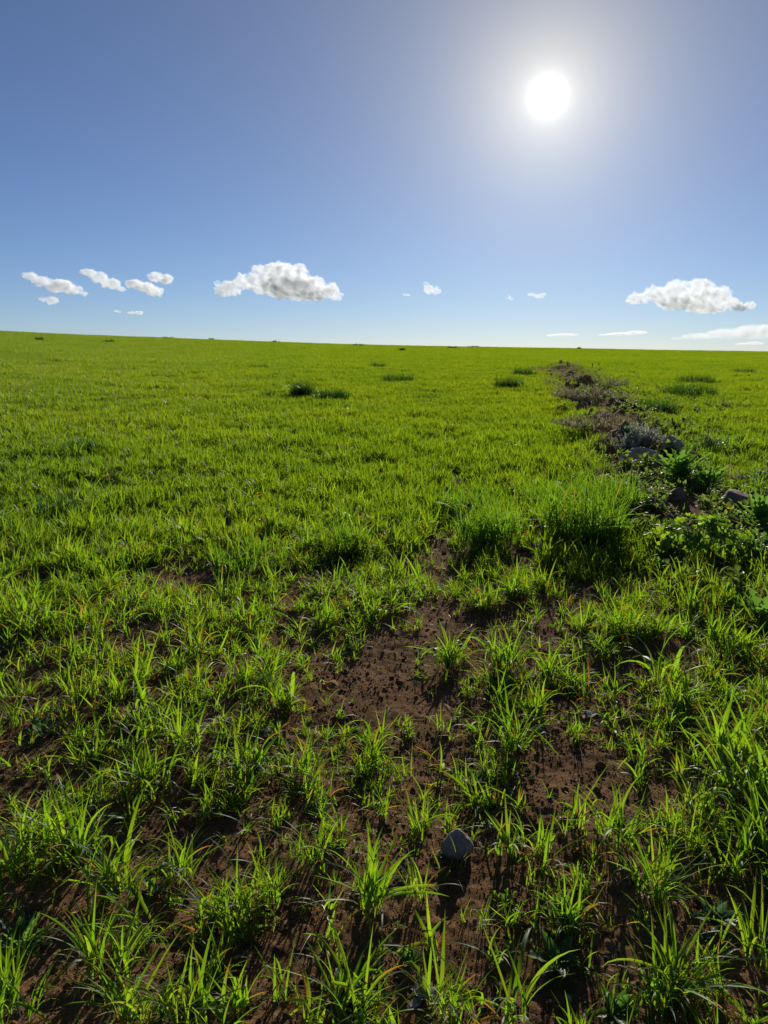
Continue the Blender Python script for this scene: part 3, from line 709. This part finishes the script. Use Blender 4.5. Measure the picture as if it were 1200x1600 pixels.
# tall lush clumps at the field edge in the middle distance (mesh per clump: blades too fine to part)
def clump(name, px, py, n, L, W, rad, label, mat='lush', spread=1.1, cat='grass clump', group=None, nseg=5):
    c = gp(px, py); rs = np.random.default_rng(int(px * 3 + py))
    o = obj(name, tuft_mesh(rs, name, n, L, W, rad, spread, nseg, .02), M[mat], loc=c)
    return tag(o, label, cat, group)
G1 = 'tall wheat clumps beside the track'
clump('wheat_clump', 905, 845, 480, .56, .010, .32, 'tallest lush wheat clump, dark at the foot, next to the weedy strip', group=G1)
clump('wheat_clump', 945, 800, 340, .48, .010, .34, 'tall wheat clump just behind the tallest lush one', group=G1)
clump('wheat_clump', 860, 790, 340, .36, .010, .36, 'tall wheat clump on the track side of the tallest lush one', group=G1)
clump('wheat_clump', 765, 850, 360, .44, .010, .27, 'lush wheat clump with a dark foot on the edge of the bare track', group=G1)
clump('wheat_clump', 735, 805, 300, .32, .010, .30, 'wheat clump behind the lush one on the edge of the bare track', group=G1)
clump('wheat_clump', 530, 860, 260, .30, .009, .26, 'dark-footed wheat clump where the dense crop ends at the track', group=G1)
clump('wheat_clump', 390, 890, 230, .27, .009, .28, 'wheat clump at the front edge of the dense crop, above a bare patch', group=G1)
G2 = 'dark grass tussocks in the bright field'
for px, py, n, L, r_, lab in [
    (474, 622, 800, .78, .30, 'dark green tussock in the bright field, taller of a close pair'),
    (518, 627, 900, .60, .46, 'dark green tussock in the bright field, wider of a close pair'),
    (418, 622, 260, .45, .22, 'small dark tussock beside the close pair in the field'),
    (622, 598, 600, .62, .55, 'wide low dark tussock farther up the field near the track'),
    (590, 576, 400, .62, .45, 'dark tussock high in the field, beside a smaller one'),
    (572, 572, 80, .30, .4, 'very small dark tussock high in the field'),
    (128, 706, 420, .38, .28, 'low dark tussock in the dense crop far from the track'),
    (90, 806, 380, .34, .24, 'dark tussock in the crop near the edge of the field'),
    (1085, 600, 700, .7, .75, 'long dark tussock on the far side of the weedy strip'),
    (1075, 620, 900, .75, .85, 'dark green bushy tussock beyond the silvery weeds'),
    (1022, 644, 600, .55, .5, 'dark green tussock between the grey mound and the bright field'),
    (1162, 585, 400, .6, .6, 'dark tussock far out in the field under the long cloud'),
    (795, 608, 700, .72, .5, 'dark upright tussock on the track side of the weedy strip'),
    (818, 588, 500, .72, .5, 'dark tussock beyond the upright one by the weedy strip'),
    (668, 626, 220, .34, .35, 'flattened brownish tussock on the line of the track')]:
    clump('grass_tussock', px, py, n, L * .68, .011, r_, lab, 'dark_grass', 1.35, 'tussock', G2, 4)
SCRUB = [(62, 9, 'dark scrub patch just below the skyline under the slanting ragged cloud'), (170, 9, 'dark scrub patch just below the skyline under the thin sloping cloud'),
 (262, 0, 'low skyline scrub under the white cloud with two bright heads'), (330, 0, 'low skyline scrub below the round side lobe of the largest cumulus'),
 (430, 0, 'low skyline scrub below the middle of the largest cumulus'), (560, 0, 'low skyline scrub between the largest cumulus and the single upright puff'),
 (628, 9, 'small scrub just below the skyline near the single upright puff'), (706, 0, 'skyline scrub where the track meets the sky, larger of two'),
 (740, 0, 'smaller skyline scrub beside the one at the end of the track'), (905, 0, 'low skyline scrub directly under the thin flat streak of cloud')]
for k, (px, dn, lab) in enumerate(SCRUB):
    yy = 517 + (px / 1200.0) * 40 - 10 * (px / 1200.0) ** 2 + 3.0 + dn
    clump('field_scrub', px, yy + 1.5, 120, .42, .07, .35 + .25 * (k % 3), lab, 'dark_grass', 1.2, 'scrub', 'low scrub along the skyline', 2)

# --- stones
def stone(name, px, py, size, mat, label, seed, sub=3, amp=.22, sink=.3, rz=0.0, group=None, flat=1.0):
    rs = np.random.default_rng(seed); V, F = lump(rs, sub, amp, 1.0, seed)
    V = V * np.array(size) * .5
    n = vnoise3(V / max(size) * 5 + seed, seed) - .5; n2 = np.abs(vnoise3(V / max(size) * 13 + seed, seed + 2) - .5)
    V = V * (1 + .32 * n - .22 * n2)[:, None]
    c = gp(px, py); zmin = V[:, 2].min()
    o = obj(name, mesh_np(name, V, F), M[mat], loc=(c.x, c.y, c.z - zmin - sink * size[2]), rot=(0, 0, rz))
    return tag(o, label, 'stone', group)
# the grey upright stone: pointed top, rounded shoulders
V, F = ICO[4]; V = V.copy(); rs = np.random.default_rng(5)
prof = np.where(V[:, 2] > 0, (1 - .22 * np.clip(V[:, 2], 0, 1) ** 1.5), 1 - .12 * V[:, 2] ** 2)
V[:, 0] *= prof; V[:, 1] *= prof * .72
V[:, 2] = np.where(V[:, 2] > 0, V[:, 2] * 1.04, V[:, 2])
n = vnoise3(V * 2 + 4, 4) - .5; V *= (1 + .22 * n + .08 * (vnoise3(V * 7, 9) - .5))[:, None]
for ax, cc in (((.1, -1, .12), .60), ((-.3, .9, .5), .60)):
    a_ = np.array(ax) / np.linalg.norm(ax); V -= np.clip(V @ a_ - cc, 0, None)[:, None] * a_ * .85
c = gp(715, 1342)
o = obj('stone', mesh_np('stone', V * np.array((.052, .046, .058)), F), M['grey_stone'], loc=(c.x, c.y + .02, c.z + .027), rot=(R(-8), 0, R(6)))
tag(o, 'blue grey pointed stone standing upright on the bare track', 'stone')
stone('stone', 1003, 724, (.66, .46, .34), 'lime_stone', 'large pale flat boulder under the silvery weeds of the uncropped strip', 3, 4, .16, .3, .2)
stone('stone', 1050, 704, (.40, .34, .30), 'lime_stone', 'rounded pale boulder touching the large flat one', 8, 4, .18, .3, 1.0)
stone('stone', 1150, 792, (.42, .3, .24), 'brown_stone', 'reddish brown stone behind the broad-leaved plant', 14, 3, .25, .25, .4)
stone('stone', 1188, 782, (.22, .2, .16), 'brown_stone', 'smaller reddish stone next to the reddish brown one', 15, 3, .25, .25, .1)
for k, (px, py, sz, mt, lab) in enumerate([
    (780, 1503, .016, 'lime_stone', 'oblong buff pebble on soil near the bottom edge'), (818, 1484, .010, 'white_stone', 'round white pebble on soil near the short dense tuft'),
    (794, 1452, .010, 'white_stone', 'white pebble standing on open soil below the grey stone'), (888, 1562, .020, 'lime_stone', 'ridged pale shell-like pebble near the bottom edge'),
    (772, 1588, .016, 'brown_stone', 'buff pebble at the very bottom beside long blades'), (690, 1336, .016, 'lime_stone', 'small brown pebble touching the grey stone'),
    (1090, 1410, .010, 'white_stone', 'pale pebble under the arching tuft of the bank'), (505, 1490, .010, 'white_stone', 'white pebble on the large bare soil patch'),
    (550, 1420, .012, 'lime_stone', 'pale pebble beside the upright tuft on bare soil'), (305, 1216, .018, 'lime_stone', 'pale stone half hidden in the crop tufts'),
    (735, 1480, .009, 'white_stone', 'tiny white pebble on the bare track near the bottom'), (1010, 852, .03, 'white_stone', 'white stone chip lying by the broad-leaved weeds'),
    (1102, 820, .05, 'white_stone', 'white stone chip by the brown stone')]):
    stone('pebble', px, py, (sz * 1.3, sz, sz * .8), mt, lab, 60 + k, 2, .2, .2, k * .7, 'pebbles lying on the soil')

# --- broad-leaved plants
def mallow_leaf_mesh(rs):
    """round leaf with seven shallow lobes, cupped, on a stalk; origin at stalk foot"""
    nr, na = 4, 28; V = [(0, 0, 0)]; th = np.linspace(-2.75, 2.75, na)
    rim = .5 * (1 + .13 * np.cos(th * 7 / 1.0) + .05 * np.cos(th * 21)) * (1 - .06 * np.abs(th) / 2.75)
    for i in range(1, nr + 1):
        f = i / nr
        for a_, r_ in zip(th, rim):
            V.append((r_ * f * math.cos(a_) + .0, r_ * f * math.sin(a_), .10 * f * f + .05 * f * math.cos(a_ * 7) + rs.normal(0, .008)))
    F = []
    for j in range(na - 1): F.append((0, 1 + j, 2 + j, 0))
    V = np.array(V); Q = []
    for i in range(nr - 1):
        for j in range(na - 1):
            a = 1 + i * na + j; Q.append((a, a + 1, a + na + 1, a + na))
    T = [(0, 1 + j, 2 + j) for j in range(na - 1)]
    me = bpy.data.meshes.new('leaf'); me.from_pydata([tuple(v) for v in V], [], T + Q); me.update()
    for p_ in me.polygons: p_.use_smooth = True
    at = me.attributes.new('bl', 'FLOAT_COLOR', 'POINT'); r0 = rs.random()
    for i in range(len(V)): at.data[i].color = (.6, 0, r0, 1)
    return me
def stem_mesh(p0, p1, r0, r1, sag=0.0, n=5, name='stem'):
    p0, p1 = np.array(p0), np.array(p1); s = np.linspace(0, 1, n + 1); ctr = p0 + (p1 - p0) * s[:, None]; ctr[:, 2] += sag * np.sin(np.pi * s)
    d = (p1 - p0) / np.linalg.norm(p1 - p0); a = np.cross(d, (0.3, .2, 1)); a /= np.linalg.norm(a); b = np.cross(d, a)
    V = []
    for i in range(n + 1):
        r = r0 + (r1 - r0) * s[i]
        for q in range(5): V.append(ctr[i] + r * (math.cos(q * 1.2566) * a + math.sin(q * 1.2566) * b))
    F = [[i * 5 + q, i * 5 + (q + 1) % 5, (i + 1) * 5 + (q + 1) % 5, (i + 1) * 5 + q] for i in range(n) for q in range(5)]
    return mesh_np(name, V, F, attr={'bl': np.tile((.5, 0, .4, 1), (len(V), 1))})
ML = [mallow_leaf_mesh(rng) for _ in range(6)]
for m in ML: m.materials.append(M['mallow'])
def mallow(px, py, n, rad, h, leafsize, label, mat=None):
    c = gp(px, py); root = empty('mallow_plant', c); tag(root, label, 'plant', 'broad-leaved plants of the weedy strip'); rs = np.random.default_rng(int(px + py))
    for i in range(n):
        f = math.sqrt((i + .5) / n); th = i * 2.399 + rs.normal(0, .3); q = rad * f
        top = np.array((q * math.cos(th), q * math.sin(th), h * (1 - .55 * f * f) * rs.uniform(.75, 1.1)))
        ft = np.array((.25 * top[0], .25 * top[1], -.01))
        lf = obj('leaf', ML[i % 6], parent=root, loc=tuple(top), rot=Euler((rs.normal(0, .35) , .25 + .75 * f * rs.uniform(.4, 1.2), th + rs.normal(0, .3)), 'XYZ'), scale=leafsize * rs.uniform(.6, 1.15))
        obj('stalk', stem_mesh(ft, top, .003, .002, .02, name='stalk'), M['mallow'], parent=root)
    return root
mallow(1095, 868, 75, .40, .30, .115, 'large broad-leaved mallow plant with light green lobed leaves')
mallow(1035, 862, 26, .20, .17, .085, 'smaller broad-leaved plant touching the large mallow')
mallow(1150, 878, 30, .24, .20, .10, 'low broad-leaved plant in the shade of the large mallow')
fl = gp(1135, 845); fr = empty('yellow_flower', fl + Vector((0, 0, 0))); tag(fr, 'single yellow flower among the mallow leaves', 'flower')
obj('stem', stem_mesh((0, 0, 0), (0, 0, .27), .003, .002), M['weed'], parent=fr)
for i in range(5):
    a = Acc(); a.add(leaf(.045, .032, 1.0, .2, i * 1.2566, (0, 0, .27), 4, .5, stalk=.0)); obj('petal', a.mesh('petal'), M['petal'], parent=fr)

def rosette(px, py, n, L, W, label, mat='glaucous', lobes=0, lean=(.7, 1.4), name='weed_rosette', rings=1, group='small weeds on the soil', cat='weed', nseg=5, h=0.0):
    c = gp(px, py); root = empty(name, c); tag(root, label, cat, group); rs = np.random.default_rng(int(px * 5 + py))
    for i in range(n):
        f = (i + .5) / n; a = Acc()
        a.add(leaf(L * rs.uniform(.7, 1.1), W * rs.uniform(.8, 1.1), lean[0] + (lean[1] - lean[0]) * f + rs.normal(0, .1), rs.uniform(-.3, .5), i * 2.399 + rs.normal(0, .2),
                   (0, 0, h * (1 - f)), nseg, rs.random(), .25, lobes, cup=.4, twist=rs.normal(0, .3)))
        obj('leaf', a.mesh('leaf'), M[mat], parent=root)
    return root
rosette(745, 1222, 8, .07, .026, 'blue green seedling weed on the track just behind the grey stone')
rosette(500, 1275, 7, .06, .026, 'small blue green rosette in dark shade at the edge of the crop')
rosette(65, 1148, 11, .10, .026, 'flat grey green rosette on open soil by the edge')
rosette(870, 1505, 8, .085, .04, 'round-leaved weed under the short dense tuft', 'weed')
rosette(880, 1440, 6, .09, .035, 'pale weed with upright rounded leaves inside the short dense tuft', 'weed', lean=(.3, .9))
rosette(1118, 1440, 9, .09, .034, 'blue green rosette under the grassy bank')
rosette(958, 1585, 9, .08, .028, 'light green weed at the bottom edge by the orange-footed tuft', 'weed')
rosette(788, 1412, 8, .055, .026, 'tiny bright green lobed seedling on a soil clod below the stone', 'mallow', 1)
rosette(662, 1560, 8, .06, .03, 'small pale weed at the bottom of the track', 'silver')
rosette(640, 1508, 7, .06, .026, 'small round-leaved weed on bare soil left behind the wide bottom tuft', 'weed')
rosette(225, 1095, 12, .09, .02, 'feathery green weed on a dark bare patch', 'weed', 1)
rosette(425, 1150, 8, .06, .024, 'pale weed with whitish leaves between tufts', 'silver')
rosette(920, 1120, 9, .06, .024, 'whitish weed flat on the soil behind the tall tufts', 'silver')
rosette(35, 1480, 22, .13, .024, 'feathery dark weed in deep shade near the corner', 'weed', 1, nseg=9)
rosette(240, 1400, 9, .07, .026, 'glaucous weed in the shade under tall tufts')
# thistle-like rosettes in the strip
G3 = 'large rosettes of the weedy strip'
rosette(1062, 752, 34, .42, .13, 'big dark thistle rosette behind the mallow', 'weed', 1, (.25, 1.35), 'thistle_plant', group=G3, cat='plant', nseg=11, h=.08)
rosette(1105, 765, 26, .36, .11, 'dark thistle rosette beside the reddish brown stone', 'weed', 1, (.3, 1.35), 'thistle_plant', group=G3, cat='plant', nseg=11, h=.05)
rosette(1185, 830, 30, .34, .11, 'dark leafy rosette at the edge beside the mallow', 'weed', 1, (.2, 1.3), 'thistle_plant', group=G3, cat='plant', nseg=11, h=.08)
rosette(1190, 985, 26, .22, .085, 'dark leafy rosette at the edge below the mallow', 'weed', 1, (.3, 1.35), 'thistle_plant', group=G3, cat='plant', nseg=9, h=.03)
def bush(px, py, n, rad, h, L, W, mat, label, name='weed_bush', group='bushy weeds of the strip', lobes=0):
    c = gp(px, py); rs = np.random.default_rng(int(px * 11 + py)); root = empty(name, c); tag(root, label, 'weed', group)
    a = Acc(); ns = max(6, n // 14)
    for k in range(ns):
        az = rs.uniform(0, 6.28); q = math.sqrt(rs.random()) * rad; tip = np.array((q * math.cos(az), q * math.sin(az), h * rs.uniform(.6, 1.05) * math.sqrt(max(.1, 1 - .8 * (q / rad) ** 2))))
        ft = np.array((tip[0] * .35, tip[1] * .35, -.02))
        obj('stem', stem_mesh(ft, tip, .005, .002, .02), M['dead'], parent=root)
        for j in range(n // ns):
            f = rs.uniform(.35, 1.03)
            a.add(leaf(L * rs.uniform(.6, 1.2), W * rs.uniform(.7, 1.2), rs.uniform(.2, 1.5), rs.uniform(-.4, .8), rs.uniform(0, 6.28), ft + (tip - ft) * f + rs.normal(0, .012, 3), 4, rs.random(), .2, lobes))
    obj('foliage', a.mesh('foliage'), M[mat], parent=root)
    return root
bush(1000, 694, 420, .36, .26, .075, .022, 'silver', 'silvery white-leaved weed bush above the large flat boulder')
bush(975, 705, 160, .20, .22, .07, .02, 'silver', 'small silvery weed tuft at the flank of the flat boulder')
bush(925, 626, 1100, 1.0, .30, .08, .024, 'dead', 'grey brown mound of dried weeds, highest on the strip')
bush(925, 670, 900, .80, .20, .08, .02, 'dead', 'grey brown mound of dried weeds just before the highest one')
bush(945, 604, 600, .9, .26, .09, .024, 'dead', 'grey weed mound beyond the highest dried one')
bush(1065, 770, 260, .30, .22, .06, .026, 'weed', 'leafy green weed between the boulders and the mallow', lobes=1)
bush(1100, 705, 300, .34, .28, .08, .03, 'glaucous', 'grey green leafy weed behind the rounded boulder', lobes=1)
bush(1192, 765, 260, .34, .26, .07, .03, 'glaucous', 'grey leafy weed at the edge above the reddish stones', lobes=1)
bush(1010, 800, 220, .26, .16, .05, .024, 'weed', 'low leafy green weed in front of the large flat boulder')
bush(990, 738, 170, .22, .15, .055, .022, 'margin', 'small pale green weed touching the foot of the large flat boulder')
bush(1150, 700, 200, .3, .22, .07, .022, 'weed', 'leafy weed at the field side of the boulders')
bush(1180, 880, 260, .35, .22, .06, .026, 'weed', 'leafy green weed at the edge beside the mallow')
bush(1020, 880, 180, .22, .10, .045, .02, 'weed', 'low dark weed on the track side of the mallow')
bush(1130, 640, 300, .8, .30, .09, .024, 'margin', 'pale weedy patch between the strip and the far field')
# --- dry stalks on the strip
for k, (px, py, h, lab) in enumerate([(885, 588, .50, 'short dark dry stalk standing alone on the far strip'), (924, 592, .55, 'dark dry stalk on the far strip, one of a close pair'),
                                      (934, 590, .60, 'taller dark dry stalk of the close pair on the far strip'), (1168, 725, .35, 'thin dark stalk sticking up beyond the boulders')]):
    c = gp(px, py); root = empty('dry_stalk', c); tag(root, lab, 'stalk', 'dry stalks on the strip')
    obj('stem', stem_mesh((0, 0, -.02), (.02, 0, h), (.010 if k < 3 else .004), (.006 if k < 3 else .002)), M['dead'], parent=root)
    if k < 3:
        V, F = lump(np.random.default_rng(k), 2, .35, 2.6, k + 1)
        obj('seed_head', mesh_np('seed_head', V * .024, F, attr={'bl': np.tile((.5, .0, .2, 1), (len(V), 1))}), M['dark_grass'], parent=root, loc=(.018, 0, h - .03))
print('things done', len(bpy.data.objects))
